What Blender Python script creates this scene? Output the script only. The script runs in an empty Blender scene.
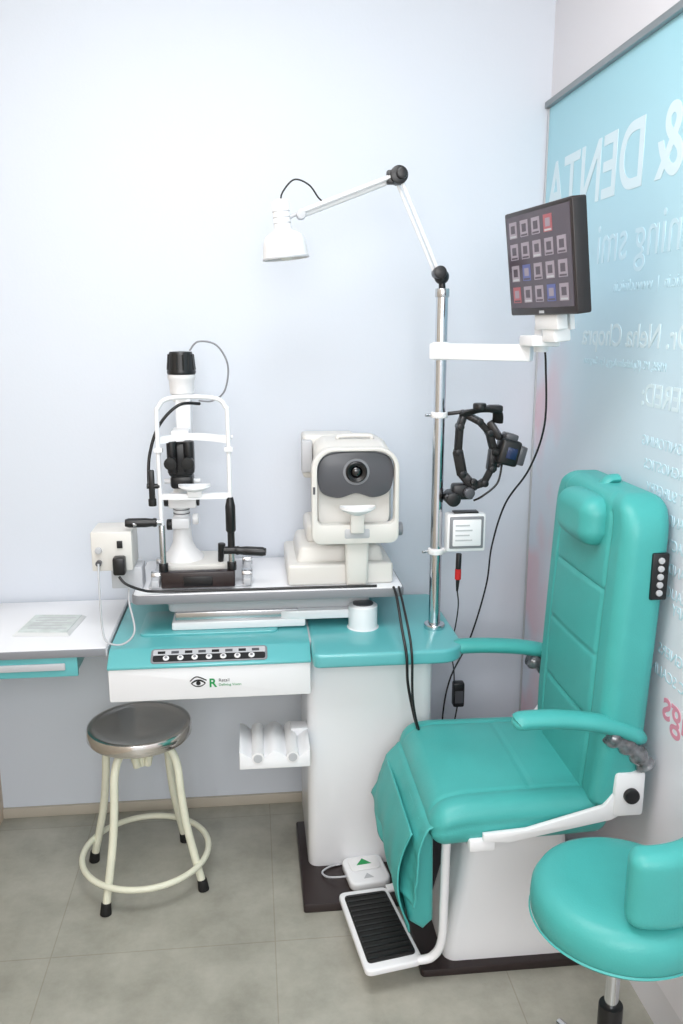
import bpy, bmesh, math, random
from mathutils import Vector, Matrix, noise
random.seed(3)
S=bpy.context.scene
try:
    S.view_settings.view_transform='Standard'
except Exception: pass
COL=bpy.context.collection
V=Vector
# ------------------------------------------------------------------ materials
def srgb(r,g,b):
    def c(x):
        x/=255.
        return x/12.92 if x<=.04045 else ((x+.055)/1.055)**2.4
    return (c(r),c(g),c(b),1)
def mat(name,col,rough=.5,metal=0,coat=0,bump=0,bscale=60,var=0,vscale=4,emit=0,trans=0,alpha=1):
    m=bpy.data.materials.new(name); m.use_nodes=True
    nt=m.node_tree; b=nt.nodes['Principled BSDF']
    c=srgb(*col)
    b.inputs['Base Color'].default_value=c
    b.inputs['Roughness'].default_value=rough
    b.inputs['Metallic'].default_value=metal
    b.inputs['Coat Weight'].default_value=coat
    b.inputs['Transmission Weight'].default_value=trans
    b.inputs['Alpha'].default_value=alpha
    if emit:
        b.inputs['Emission Color'].default_value=c
        b.inputs['Emission Strength'].default_value=emit
    tc=nt.nodes.new('ShaderNodeTexCoord')
    if var:
        n=nt.nodes.new('ShaderNodeTexNoise'); n.inputs['Scale'].default_value=vscale; n.inputs['Detail'].default_value=6
        nt.links.new(tc.outputs['Object'],n.inputs['Vector'])
        r=nt.nodes.new('ShaderNodeValToRGB')
        r.color_ramp.elements[0].position=.3; r.color_ramp.elements[1].position=.7
        r.color_ramp.elements[0].color=tuple(x*(1-var) for x in c[:3])+(1,)
        r.color_ramp.elements[1].color=tuple(min(1,x*(1+var)) for x in c[:3])+(1,)
        nt.links.new(n.outputs['Fac'],r.inputs['Fac']); nt.links.new(r.outputs['Color'],b.inputs['Base Color'])
    if bump:
        n2=nt.nodes.new('ShaderNodeTexNoise'); n2.inputs['Scale'].default_value=bscale; n2.inputs['Detail'].default_value=4
        nt.links.new(tc.outputs['Object'],n2.inputs['Vector'])
        bp=nt.nodes.new('ShaderNodeBump'); bp.inputs['Strength'].default_value=bump; bp.inputs['Distance'].default_value=.002
        nt.links.new(n2.outputs['Fac'],bp.inputs['Height']); nt.links.new(bp.outputs['Normal'],b.inputs['Normal'])
    return m
M_wall=mat('wall_paint',(216,222,231),.6,bump=.12,bscale=120)
M_wallR=mat('wall_paint_warm',(226,225,230),.6)
M_wallL=mat('left_wall_wood',(206,190,172),.6,var=.1)
M_base=mat('skirting_tan',(190,182,168),.6)
M_teal=mat('teal_leather',(70,170,166),.42,bump=.25,bscale=260,var=.05,vscale=9)
M_tealcloth=mat('teal_cover',(72,171,167),.5,bump=.3,bscale=200,var=.06,vscale=12)
M_tealp=mat('teal_plastic',(96,180,184),.28,coat=.4)
M_white=mat('white_enamel',(238,239,242),.28,coat=.3)
M_whitep=mat('white_plastic',(236,236,237),.4)
M_ivory=mat('instrument_ivory',(220,218,213),.4,var=.02)
M_grey=mat('edge_grey',(132,134,139),.4)
M_lgrey=mat('light_grey',(188,190,194),.4)
M_mid=mat('dark_visor',(80,81,86),.3)
M_black=mat('black_plastic',(22,22,24),.35)
M_rubber=mat('black_rubber',(18,18,18),.7)
M_brown=mat('dark_base_metal',(44,34,34),.35)
M_chrome=mat('chrome',(215,218,223),.12,metal=1)
M_steel=mat('brushed_steel',(200,201,203),.22,metal=1,bump=.1,bscale=40)
M_seat=mat('polished_steel',(226,222,218),.17,metal=1)
M_cream=mat('cream_paint',(226,226,206),.4,var=.05,vscale=20)
M_lens=mat('lens_glass',(8,10,14),.05,coat=1)
M_red=mat('red',(190,30,30),.4)
M_green=mat('green_ink',(20,150,80),.5)
M_paper=mat('paper',(232,234,234),.7)
M_paperg=mat('paper_print',(206,214,212),.7,var=.12,vscale=30)
M_scr=mat('screen_dark',(66,56,64),.2,emit=.3)
M_ic=mat('icon_grey',(140,130,140),.4,emit=.22)
M_icb=mat('icon_blue',(76,84,136),.4,emit=.2)
M_icr=mat('icon_red',(150,78,84),.4,emit=.2)
M_bezel=mat('monitor_bezel',(38,30,30),.35)
M_wrap=mat('wrapped_grip',(96,98,102),.12,coat=1,bump=1,bscale=60,var=.75,vscale=45)
M_txtw=mat('poster_white_ink',(212,232,240),.5)
M_txtf=mat('poster_faint_ink',(198,226,238),.5)
M_txtp=mat('poster_pink_ink',(226,150,172),.5)
M_alu=mat('aluminium_frame',(150,158,160),.35,metal=.7)
M_bulb=mat('lamp_bulb',(240,238,228),.4)
M_blue=mat('blue_dial',(34,48,84),.2)

# ------------------------------------------------------------------ mesh helpers
def empty(name,loc):
    e=bpy.data.objects.new(name,None); e.location=loc; e.empty_display_size=.1; COL.objects.link(e); return e
def fin(name,bm,m,root=None,smooth=True,M=None,ang=40):
    if M is not None: bmesh.ops.transform(bm,matrix=M,verts=bm.verts)
    bmesh.ops.recalc_face_normals(bm,faces=bm.faces)
    me=bpy.data.meshes.new(name); bm.to_mesh(me); bm.free()
    me.materials.append(m)
    if smooth:
        me.shade_smooth()
        try: me.set_sharp_from_angle(angle=math.radians(ang))
        except Exception: pass
    o=bpy.data.objects.new(name,me); COL.objects.link(o)
    if root is not None:
        o.parent=root; o.matrix_parent_inverse=Matrix.Translation(-V(root.location))
    return o
def box(name,x0,x1,y0,y1,z0,z1,m,root=None,bev=.004,seg=2,M=None,taper=None):
    bm=bmesh.new(); bmesh.ops.create_cube(bm,size=1)
    for v in bm.verts:
        v.co=V(((x0+x1)/2+v.co.x*(x1-x0),(y0+y1)/2+v.co.y*(y1-y0),(z0+z1)/2+v.co.z*(z1-z0)))
    if taper:
        cx,cy=(x0+x1)/2,(y0+y1)/2
        for v in bm.verts:
            if v.co.z>(z0+z1)/2:
                v.co.x=cx+(v.co.x-cx)*taper[0]; v.co.y=cy+(v.co.y-cy)*taper[1]
    if bev: bmesh.ops.bevel(bm,geom=bm.edges[:],offset=bev,segments=seg,profile=.5,affect='EDGES')
    return fin(name,bm,m,root,M=M)
def prism(name,pts,plane,a0,a1,m,root=None,bev=0,seg=2,M=None):
    bm=bmesh.new()
    def P(p,a):
        if plane=='XZ': return V((p[0],a,p[1]))
        if plane=='YZ': return V((a,p[0],p[1]))
        return V((p[0],p[1],a))
    A=[bm.verts.new(P(p,a0)) for p in pts]; B=[bm.verts.new(P(p,a1)) for p in pts]
    n=len(pts)
    bm.faces.new(A); bm.faces.new(B[::-1])
    for i in range(n): bm.faces.new((A[i],A[(i+1)%n],B[(i+1)%n],B[i]))
    bmesh.ops.recalc_face_normals(bm,faces=bm.faces)
    if bev:
        es=[e for e in bm.edges if (e.verts[0] in A)==(e.verts[1] in A)]
        bmesh.ops.bevel(bm,geom=es,offset=bev,segments=seg,profile=.5,affect='EDGES')
    return fin(name,bm,m,root,M=M)
def rrect(x0,x1,y0,y1,r,n=6):
    rs=r if isinstance(r,(list,tuple)) else [r]*4   # BL,BR,TR,TL
    out=[]
    for (cx,cy,a,rr) in ((x0+rs[0],y0+rs[0],180,rs[0]),(x1-rs[1],y0+rs[1],270,rs[1]),(x1-rs[2],y1-rs[2],0,rs[2]),(x0+rs[3],y1-rs[3],90,rs[3])):
        for i in range(n+1):
            t=math.radians(a+90*i/n); out.append((cx+rr*math.cos(t),cy+rr*math.sin(t)))
    return out
def cyl(name,p0,p1,r0,m,root=None,r1=None,n=28,bev=0,M=None):
    p0=V(p0);p1=V(p1); r1=r0 if r1 is None else r1
    bm=bmesh.new(); d=p1-p0; q=d.to_track_quat('Z','Y').to_matrix().to_4x4()
    bmesh.ops.create_cone(bm,cap_ends=True,segments=n,radius1=r0,radius2=r1,depth=d.length)
    if bev:
        es=[e for e in bm.edges if any(len(f.verts)>4 for f in e.link_faces)]
        bmesh.ops.bevel(bm,geom=es,offset=bev,segments=2,profile=.5,affect='EDGES')
    bmesh.ops.transform(bm,matrix=Matrix.Translation((p0+p1)/2)@q,verts=bm.verts)
    return fin(name,bm,m,root,M=M)
def sph(name,c,r,m,root=None,sc=(1,1,1),M=None):
    bm=bmesh.new(); bmesh.ops.create_uvsphere(bm,u_segments=24,v_segments=14,radius=r)
    for v in bm.verts: v.co=V((v.co.x*sc[0],v.co.y*sc[1],v.co.z*sc[2]))+V(c)
    return fin(name,bm,m,root,M=M)
def lathe(name,prof,c,m,root=None,n=48,axis=None,M=None,ang=40):
    bm=bmesh.new(); c=V(c)
    q=V(axis).to_track_quat('Z','Y').to_matrix() if axis else Matrix.Identity(3)
    rings=[]
    for (r,z) in prof:
        if r<1e-6: rings.append([bm.verts.new(c+q@V((0,0,z)))])
        else: rings.append([bm.verts.new(c+q@V((r*math.cos(2*math.pi*i/n),r*math.sin(2*math.pi*i/n),z))) for i in range(n)])
    for a,b in zip(rings,rings[1:]):
        for i in range(n):
            j=(i+1)%n
            if len(a)==1 and len(b)==1: continue
            if len(a)==1: bm.faces.new((a[0],b[i],b[j]))
            elif len(b)==1: bm.faces.new((a[i],a[j],b[0]))
            else: bm.faces.new((a[i],a[j],b[j],b[i]))
    return fin(name,bm,m,root,M=M,ang=ang)
def crom(P,k=8,closed=False):
    P=[V(p) for p in P]; out=[]; n=len(P)
    rng=range(n if closed else n-1)
    for i in rng:
        if closed: a,b,c,d=P[(i-1)%n],P[i],P[(i+1)%n],P[(i+2)%n]
        else: a,b,c,d=P[max(i-1,0)],P[i],P[i+1],P[min(i+2,n-1)]
        for j in range(k):
            t=j/k
            out.append(.5*((2*b)+(c-a)*t+(2*a-5*b+4*c-d)*t*t+(3*b-a-3*c+d)*t**3))
    if not closed: out.append(P[-1])
    return out
def tube(name,P,r,m,root=None,smooth=True,n=12,closed=False,k=8,M=None,flat=1,rf=None):
    pts=crom(P,k,closed) if smooth else [V(p) for p in P]
    bm=bmesh.new(); rings=[]; N=len(pts)
    up=None
    for i,p in enumerate(pts):
        if closed: t=(pts[(i+1)%N]-pts[(i-1)%N])
        else: t=pts[min(i+1,N-1)]-pts[max(i-1,0)]
        t.normalize()
        if up is None:
            up=V((0,0,1)) if abs(t.z)<.9 else V((0,1,0))
        up=(up-t*up.dot(t)); 
        if up.length<1e-4: up=V((1,0,0))-t*t.x
        up.normalize()
        s=t.cross(up)
        rr=r*(rf(i/(N-1)) if rf else 1)
        rings.append([bm.verts.new(p+(s*math.cos(2*math.pi*j/n)*rr*flat+up*math.sin(2*math.pi*j/n)*rr)) for j in range(n)])
    for i in range(N if closed else N-1):
        a=rings[i]; b=rings[(i+1)%N]
        for j in range(n): bm.faces.new((a[j],a[(j+1)%n],b[(j+1)%n],b[j]))
    if not closed:
        bm.faces.new(rings[0][::-1]); bm.faces.new(rings[-1])
    return fin(name,bm,m,root,M=M,ang=50)
def cushion(name,h,r,m,root,M,N=(40,40,12),deform=None):
    hx,hy,hz=h; bm=bmesh.new(); D={}
    def vt(i,j,k):
        key=(i,j,k)
        if key in D: return D[key]
        p=V(((2*i/N[0]-1)*hx,(2*j/N[1]-1)*hy,(2*k/N[2]-1)*hz))
        q=V([max(-(hh-r),min(hh-r,c)) for c,hh in zip(p,h)])
        d=p-q
        if d.length>1e-9: p=q+d.normalized()*min(r,d.length if sum(abs(c)>1e-9 for c in d)==1 else r)
        if deform: p=deform(p,V((p.x/hx,p.y/hy,p.z/hz)))
        D[key]=bm.verts.new(p); return D[key]
    for a in range(3):
        b,c=[x for x in range(3) if x!=a]
        for side in (0,N[a]):
            for i in range(N[b]):
                for j in range(N[c]):
                    def K(ii,jj):
                        k=[0,0,0]; k[a]=side;k[b]=ii;k[c]=jj; return vt(*k)
                    bm.faces.new((K(i,j),K(i+1,j),K(i+1,j+1),K(i,j+1)))
    return fin(name,bm,m,root,M=M,ang=60)
def text(name,s,size,M,m,root,ext=.0005,bold=0,sx=1,align='LEFT'):
    cu=bpy.data.curves.new(name,'FONT'); cu.body=s; cu.size=size; cu.extrude=ext; cu.offset=bold; cu.align_x=align
    o=bpy.data.objects.new(name+'_tmp',cu); COL.objects.link(o)
    dg=bpy.context.evaluated_depsgraph_get()
    me=bpy.data.meshes.new_from_object(o.evaluated_get(dg))
    bpy.data.objects.remove(o)
    me.name=name; me.transform(M@Matrix.Diagonal((sx,1,1,1))); me.materials.clear(); me.materials.append(m)
    ob=bpy.data.objects.new(name,me); COL.objects.link(ob)
    ob.parent=root; ob.matrix_parent_inverse=Matrix.Translation(-V(root.location))
    return ob
def beam(name,a,b_,w,h,m,root,bev=.003):
    a=V(a);b_=V(b_);d=(b_-a); Ln=d.length; q=d.to_track_quat('X','Z').to_matrix().to_4x4()
    return box(name,-Ln/2,Ln/2,-w/2,w/2,-h/2,h/2,m,root,bev=bev,M=Matrix.Translation((a+b_)/2)@q)

XR=.905; XL=-.85; YB=2.65; YF=-1.6; ZC=2.8
# ------------------------------------------------------------------ room
box('wall_back',XL-.1,XR+.1,YB,YB+.1,0,ZC,M_wall,bev=0)
box('wall_right',XR,XR+.1,YF,YB,0,ZC,M_wallR,bev=0)
box('wall_left',XL-.1,XL,YF,YB,0,ZC,M_wallL,bev=0)
box('ceiling',XL-.1,XR+.1,YF,YB+.1,ZC,ZC+.1,M_wallR,bev=0)
mf=bpy.data.materials.new('floor_tiles'); mf.use_nodes=True
nt=mf.node_tree; b=nt.nodes['Principled BSDF']; L=nt.links
tc=nt.nodes.new('ShaderNodeTexCoord')
mp=nt.nodes.new('ShaderNodeMapping'); mp.inputs['Location'].default_value=(-.03,-1.97,0); L.new(tc.outputs['Object'],mp.inputs['Vector'])
br=nt.nodes.new('ShaderNodeTexBrick'); br.offset=0; br.squash=1
br.inputs['Scale'].default_value=1; br.inputs['Brick Width'].default_value=.58; br.inputs['Row Height'].default_value=.6
br.inputs['Mortar Size'].default_value=.0018; br.inputs['Mortar Smooth'].default_value=.3
br.inputs['Color1'].default_value=(1,1,1,1); br.inputs['Color2'].default_value=(.93,.93,.93,1); br.inputs['Mortar'].default_value=(.8,.78,.74,1)
L.new(mp.outputs['Vector'],br.inputs['Vector'])
n1=nt.nodes.new('ShaderNodeTexNoise'); n1.inputs['Scale'].default_value=5; n1.inputs['Detail'].default_value=9; n1.inputs['Roughness'].default_value=.68
L.new(tc.outputs['Object'],n1.inputs['Vector'])
r1=nt.nodes.new('ShaderNodeValToRGB'); r1.color_ramp.elements[0].position=.3; r1.color_ramp.elements[1].position=.72
r1.color_ramp.elements[0].color=srgb(146,145,134); r1.color_ramp.elements[1].color=srgb(184,182,171)
L.new(n1.outputs['Fac'],r1.inputs['Fac'])
mx=nt.nodes.new('ShaderNodeMixRGB'); mx.blend_type='MULTIPLY'; mx.inputs['Fac'].default_value=1
L.new(r1.outputs['Color'],mx.inputs['Color1']); L.new(br.outputs['Color'],mx.inputs['Color2']); L.new(mx.outputs['Color'],b.inputs['Base Color'])
b.inputs['Roughness'].default_value=.35
box('floor',XL-.1,XR+.1,YF,YB+.1,-.1,0,mf,bev=0)
box('baseboard_back',XL,.9,YB-.012,YB,0,.035,M_base,bev=.002)
cl=empty('added_ceiling_panel',(0,1.1,ZC))  # unseen glowing panel, added to light the room from above
M_panel=mat('added_panel_glow',(255,255,255),.5,emit=4)
box('diffuser',-.3,.3,.8,1.4,ZC-.012,ZC-.004,M_panel,cl,bev=0)
for i,(a,b_,c,d) in enumerate(((-.32,.32,.78,.8),(-.32,.32,1.4,1.42),(-.32,-.3,.8,1.4),(.3,.32,.8,1.4))):
    box('frame_%d'%i,a,b_,c,d,ZC-.02,ZC,M_white,cl,bev=.002)
def area(name,loc,rot,sx,sy,e,col=(1,1,1)):
    l=bpy.data.lights.new(name,'AREA'); l.shape='RECTANGLE'; l.size=sx; l.size_y=sy; l.energy=e; l.color=col
    o=bpy.data.objects.new(name,l); o.location=loc; o.rotation_euler=[math.radians(a) for a in rot]; COL.objects.link(o); return o
area('ceiling_fill',(-.15,1.15,ZC-.05),(4,0,0),1.1,1.0,24,(.98,.99,1))  # added fill light under the ceiling, wider than the panel
area('rear_fill',(-.15,-1.3,2.1),(66,0,0),1.6,1.2,46,(.985,.99,1))  # added soft fill from behind the camera, stands for no fixture
w=bpy.data.worlds.new('world'); S.world=w; w.use_nodes=True
w.node_tree.nodes['Background'].inputs['Color'].default_value=(.95,.97,1,1)
w.node_tree.nodes['Background'].inputs['Strength'].default_value=1.05

# ------------------------------------------------------------------ poster (translucent banner on right wall)
po=empty('wall_poster',(XR-.01,1.6,1.2))
mpo=bpy.data.materials.new('poster_print'); mpo.use_nodes=True
nt=mpo.node_tree; b=nt.nodes['Principled BSDF']; L=nt.links
tc=nt.nodes.new('ShaderNodeTexCoord'); sp=nt.nodes.new('ShaderNodeSeparateXYZ'); L.new(tc.outputs['Object'],sp.inputs['Vector'])
rz=nt.nodes.new('ShaderNodeMapRange'); rz.inputs['From Min'].default_value=.2; rz.inputs['From Max'].default_value=2.23
L.new(sp.outputs['Z'],rz.inputs['Value'])
r1=nt.nodes.new('ShaderNodeValToRGB'); E=r1.color_ramp.elements
E[0].position=0; E[0].color=srgb(238,236,242)
E[1].position=1; E[1].color=srgb(160,212,226)
for p_,c_ in ((.32,(230,230,240)),(.52,(210,225,237)),(.75,(182,218,232))):
    e=E.new(p_); e.color=srgb(*c_)
L.new(rz.outputs['Result'],r1.inputs['Fac'])
ry=nt.nodes.new('ShaderNodeMapRange'); ry.inputs['From Min'].default_value=2.25; ry.inputs['From Max'].default_value=2.6
L.new(sp.outputs['Y'],ry.inputs['Value'])
rzz=nt.nodes.new('ShaderNodeMapRange'); rzz.inputs['From Min'].default_value=1.75; rzz.inputs['From Max'].default_value=1.45
L.new(sp.outputs['Z'],rzz.inputs['Value'])
mu=nt.nodes.new('ShaderNodeMath'); mu.operation='MULTIPLY'; L.new(ry.outputs['Result'],mu.inputs[0]); L.new(rzz.outputs['Result'],mu.inputs[1])
nn=nt.nodes.new('ShaderNodeTexNoise'); nn.inputs['Scale'].default_value=4; L.new(tc.outputs['Object'],nn.inputs['Vector'])
rn=nt.nodes.new('ShaderNodeValToRGB'); rn.color_ramp.elements[0].position=.42; rn.color_ramp.elements[0].color=srgb(226,198,210); rn.color_ramp.elements[1].position=.6; rn.color_ramp.elements[1].color=srgb(214,222,234)
L.new(nn.outputs['Fac'],rn.inputs['Fac'])
mx=nt.nodes.new('ShaderNodeMixRGB'); L.new(mu.outputs[0],mx.inputs['Fac']); L.new(r1.outputs['Color'],mx.inputs['Color1']); L.new(rn.outputs['Color'],mx.inputs['Color2'])
L.new(mx.outputs['Color'],b.inputs['Base Color']); b.inputs['Roughness'].default_value=.4
box('printed_sheet',XR-.006,XR-.001,.2,YB-.006,.12,2.23,mpo,po,bev=0)
box('frame_top',XR-.02,XR-.001,.2,YB-.004,2.228,2.246,M_alu,po,bev=.002)
box('frame_side',XR-.010,XR-.001,YB-.012,YB-.003,.12,2.228,M_lgrey,po,bev=.001)
def TM(y,z): return Matrix.Translation((XR-.0065,y,z))@Matrix.Rotation(math.radians(90),4,'Z')@Matrix.Rotation(math.radians(90),4,'X')
text('headline','& DENTA',.215,TM(2.62,1.915),M_txtw,po,bold=.003,sx=.92,align='RIGHT')
text('tagline','Defining smi',.145,TM(2.22,1.755),M_txtf,po,sx=.95,align='RIGHT')
text('contact','info@clinic.in  |  www.clinic.in',.040,TM(2.10,1.68),M_txtf,po,align='RIGHT')
text('doctor_name','Dr. Neha Chopra',.076,TM(2.28,1.55),M_txtw,po,bold=.001,align='RIGHT',sx=1.08)
text('doctor_title','MBBS, MS (Ophthalmology), Eye Surgeon',.028,TM(2.26,1.50),M_txtf,po,align='RIGHT')
text('heading','SERVICES OFFERED:',.072,TM(1.90,1.42),M_txtw,po,bold=.001,align='RIGHT')
lines=['EYE HEALTH MONITORING','ADVANCED DIAGNOSTICS','CATARACT SURGERY','CORNEA AND COLOUR','REFRACTIVE CARE','RETINA AND SQUINT','GLAUCOMA CARE','VISION THERAPY','ORTHOPTIC','INVISIBLE ALIGNERS','ULTRASONIC SCALING']
for i,s in enumerate(lines):
    if i<7: text('line_%d'%i,s,.034,TM(1.88-.02*(i%3),1.33-.052*i),M_txtf,po,align='RIGHT')
    else: text('line_%d'%i,s,.036,TM(1.40,.985-.052*(i-7)),M_txtf,po)
text('pink_word','Timings',.105,TM(1.68,.745),M_txtp,po,bold=.001,align='RIGHT')

# ------------------------------------------------------------------ side table (left)
st=empty('side_table',(-.62,2.4,.7))
prism('top',rrect(-.85+.002,-.405,2.21,2.63,.008),'XY',.732,.752,M_white,st,bev=.002)
box('front_edge',-.848,-.405,2.204,2.211,.730,.750,M_grey,st,bev=.001)
box('right_edge',-.406,-.401,2.204,2.63,.730,.750,M_lgrey,st,bev=.001)
box('drawer_box',-.846,-.49,2.225,2.6,.672,.731,M_tealp,st,bev=.003)
box('drawer_front',-.846,-.483,2.213,2.226,.672,.731,M_tealp,st,bev=.003)
box('drawer_handle',-.80,-.515,2.207,2.214,.692,.712,M_lgrey,st,bev=.003)
box('wall_bracket',-.6,-.44,2.6,2.648,.66,.731,M_lgrey,st,bev=.003)
bk=empty('booklet',(-.585,2.39,.753))
Mb=Matrix.Translation((-.590,2.40,.753))@Matrix.Rotation(math.radians(-6),4,'Z')
for i in range(4):
    box('page_%d'%i,-.08+.004*i,.078-.003*i,-.085+.003*i,.08-.004*i,.0025*i,.0025*i+.002,M_paper if i<3 else M_paperg,bk,bev=0,M=Mb)
for i in range(5):
    box('print_line_%d'%i,-.05,.06-.02*(i%2),-.05+.022*i,-.044+.022*i,.0096,.0100,M_lgrey,bk,bev=0,M=Mb)

# ------------------------------------------------------------------ refraction unit (column + table)
un=empty('refraction_unit',(.2,2.4,0))
prism('base_plate',rrect(.112,.56,2.07,2.48,.008),'XY',0,.028,M_brown,un,bev=.004)
prism('column',rrect(.138,.50,2.235,2.60,.03),'XY',.028,.708,M_white,un,bev=.004)
prism('table_top_column',rrect(.147,.565,2.115,2.61,[.02,.07,.02,.01]),'XY',.705,.745,M_tealp,un,bev=.008,seg=3)
prism('table_top_wide',[(2.163,.705),(2.160,.708),(2.160,.712),(2.164,.716),(2.212,.742),(2.220,.745),(2.61,.745),(2.61,.705)],'YZ',-.398,.145,M_tealp,un,bev=.003,seg=2)
prism('drawer_front',rrect(-.396,.143,.612,.706,.006),'XZ',2.166,2.20,M_white,un,bev=.003)
box('drawer_body',-.39,.14,2.2,2.58,.618,.706,M_white,un,bev=.003)
box('teal_divider',.143,.149,2.22,2.6,.708,.744,M_lgrey,un,bev=0)
prism('raised_pad',rrect(-.33,.06,2.30,2.5,.02),'XY',.744,.752,M_tealp,un,bev=.003)
# control panel on the sloped front bezel
Mc=Matrix.Translation((-.129,2.188,.7290))@Matrix.Rotation(math.atan2(.026,.048),4,'X')
prism('control_panel',rrect(-.156,.156,-.0245,.0245,.010),'XY',-.002,.003,M_grey,un,bev=.001,M=Mc)
prism('control_label',rrect(-.150,.150,.001,.0205,.004),'XY',.003,.0036,M_lgrey,un,M=Mc)
prism('button_strip',rrect(-.150,.150,-.0205,.001,.006),'XY',.003,.0042,M_black,un,M=Mc)
for i in range(7):
    lathe('button_%d'%i,[(0,.0075),(.0065,.0075),(.0085,.0055),(.0085,.003)],(-.115+.038*i,-.0095,0),M_whitep,un,n=20,M=Mc)
    cyl('button_cap_%d'%i,(-.115+.038*i,-.0095,.0073),(-.115+.038*i,-.0095,.0085),.004,M_grey,un,n=16,M=Mc)
for i in range(8):
    box('label_mark_%d'%i,-.138+.036*i,-.118+.036*i,.006,.015,.0036,.0040,M_mid if i%2 else M_black,un,bev=0,M=Mc)
def eye(cx,cz,w,h,y):
    out=[];inn=[]
    for i in range(24):
        t=2*math.pi*i/24; x=math.cos(t); z=math.sin(t)*(1-abs(math.cos(t))**3*.6)
        out.append((cx+w*x,cz+h*z)); inn.append((cx+w*.8*x,cz+h*.6*z-.001))
    bm=bmesh.new()
    A=[bm.verts.new((p[0],y,p[1])) for p in out];B=[bm.verts.new((p[0],y,p[1])) for p in inn]
    for i in range(24): bm.faces.new((A[i],A[(i+1)%24],B[(i+1)%24],B[i]))
    fin('logo_eye_outline',bm,M_black,un,smooth=False)
    cyl('logo_pupil',(cx,y,cz),(cx,y+.0003,cz),h*.55,M_black,un,n=20)
    tube('logo_brow',[(cx-w*1.1,y,cz+h*.6),(cx-w*.2,y,cz+h*1.7),(cx+w*1.1,y,cz+h*.7)],.0016,M_black,un,n=6)
eye(-.160,.658,.02,.011,2.1652)
TX=lambda x,z,y:Matrix.Translation((x,y,z))@Matrix.Rotation(math.radians(90),4,'X')
text('logo_letter','R',.034,TX(-.132,.646,2.1652),M_green,un,ext=.0002,bold=.0008)
text('logo_text_1','Retail',.013,TX(-.106,.660,2.1652),M_black,un,ext=.0002)
text('logo_text_2','Defining Vision',.010,TX(-.106,.648,2.1652),M_green,un,ext=.0002)
# sliding instrument table
prism('instrument_edge',rrect(-.341,.419,2.271,2.634,.022),'XY',.848,.873,M_grey,un,bev=.003)
prism('instrument_top',rrect(-.337,.415,2.275,2.63,.02),'XY',.87,.876,M_white,un,bev=.002)
prism('under_carriage',rrect(-.25,.33,2.34,2.58,.02),'XY',.80,.849,M_lgrey,un,bev=.006)
box('slide_rail',-.23,.12,2.33,2.36,.775,.802,M_steel,un,bev=.003)
box('slide_rail_rear',-.23,.36,2.5,2.54,.775,.802,M_steel,un,bev=.003)
box('carriage_block',-.24,.14,2.32,2.55,.752,.777,M_white,un,bev=.006)
prism('swing_arm',rrect(.05,.34,2.32,2.44,.05),'XY',.772,.80,M_white,un,bev=.006)
lathe('pivot_drum',[(0,.069),(.036,.069),(.042,.064),(.042,0),(.046,0),(.046,-.002),(0,-.002)],(.306,2.32,.747),M_white,un)
cyl('pivot_cap',(.306,2.32,.815),(.306,2.32,.819),.03,M_mid,un,bev=.001)
n=40; x0,x1=-.055,.138
prof=[(x0+(x1-x0)*i/n,.452+.014*math.cos(4*math.pi*i/n)) for i in range(n+1)]
prism('tray_body',([(x0,.415)]+prof+[(x1,.415)])[::-1],'XZ',2.13,2.31,M_white,un,bev=.002)
for i,x in enumerate((-.005,.09)):
    cyl('tray_slot_%d'%i,(x,2.128,.447),(x,2.31,.447),.017,M_whitep,un,n=24)
    cyl('tray_slot_recess_%d'%i,(x,2.126,.447),(x,2.13,.447),.012,M_lgrey,un,n=20)
box('tray_bracket',.09,.14,2.25,2.30,.42,.47,M_white,un,bev=.003)
PX,PY=.51,2.29
cyl('pole_flange',(PX,PY,.744),(PX,PY,.76),.03,M_chrome,un,bev=.003)
cyl('pole',(PX,PY,.755),(PX,PY,1.69),.0165,M_chrome,un,n=32)
cyl('pole_top_collar',(PX,PY,1.672),(PX,PY,1.695),.019,M_steel,un,bev=.002)
for i,z in enumerate((1.36,.975)):
    cyl('pole_clamp_%d'%i,(PX,PY,z-.008),(PX,PY,z+.008),.023,M_whitep,un,bev=.002)
    cyl('clamp_screw_%d'%i,(PX-.04,PY-.01,z),(PX-.02,PY,z),.004,M_steel,un)

# ------------------------------------------------------------------ swing-arm lamp
la=empty('examination_lamp',(PX,PY,1.7))
J0=V((PX-.008,PY-.005,1.735)); J1=V((.384,2.27,1.972)); J2=V((.135,2.27,1.878))
cyl('stem',(PX,PY,1.69),(PX-.002,PY,1.715),.009,M_black,la)
sph('joint_base',(PX-.003,PY,1.725),.020,M_black,la)
cyl('knob_base',(PX-.012,PY-.03,1.735),(PX-.01,PY+.02,1.735),.017,M_black,la,bev=.003)
tube('lower_arm_a',[J0+V((-.005,-.008,0)),J1+V((.006,-.008,-.01))],.0050,M_white,la,smooth=False)
tube('lower_arm_b',[J0+V((-.012,.010,0)),J1+V((-.004,.010,-.01))],.0050,M_white,la,smooth=False)
cyl('elbow',J1+V((0,-.02,0)),J1+V((0,.02,0)),.023,M_black,la,bev=.004)
cyl('elbow_knob',J1+V((.005,-.034,.002)),J1+V((.005,-.02,.002)),.014,M_black,la,bev=.003)
box('elbow_clevis',J1.x-.03,J1.x+.005,J1.y-.012,J1.y+.012,J1.z-.022,J1.z+.012,M_black,la,bev=.004)
tube('upper_arm_a',[J1+V((-.01,-.007,0)),J2+V((0,-.007,.003))],.0060,M_whitep,la,smooth=False)
tube('upper_arm_b',[J1+V((-.01,.010,-.010)),J2+V((0,.010,-.007))],.0060,M_whitep,la,smooth=False)
cyl('head_joint',J2+V((0,-.016,-.004)),J2+V((0,.016,-.004)),.012,M_lgrey,la,bev=.002)
tube('head_link',[J2,J2+V((-.02,0,-.006)),(.10,2.27,1.862)],.005,M_lgrey,la)
HC=V((.096,2.27,1.765)); ax=V((-.10,.0,1))
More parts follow.
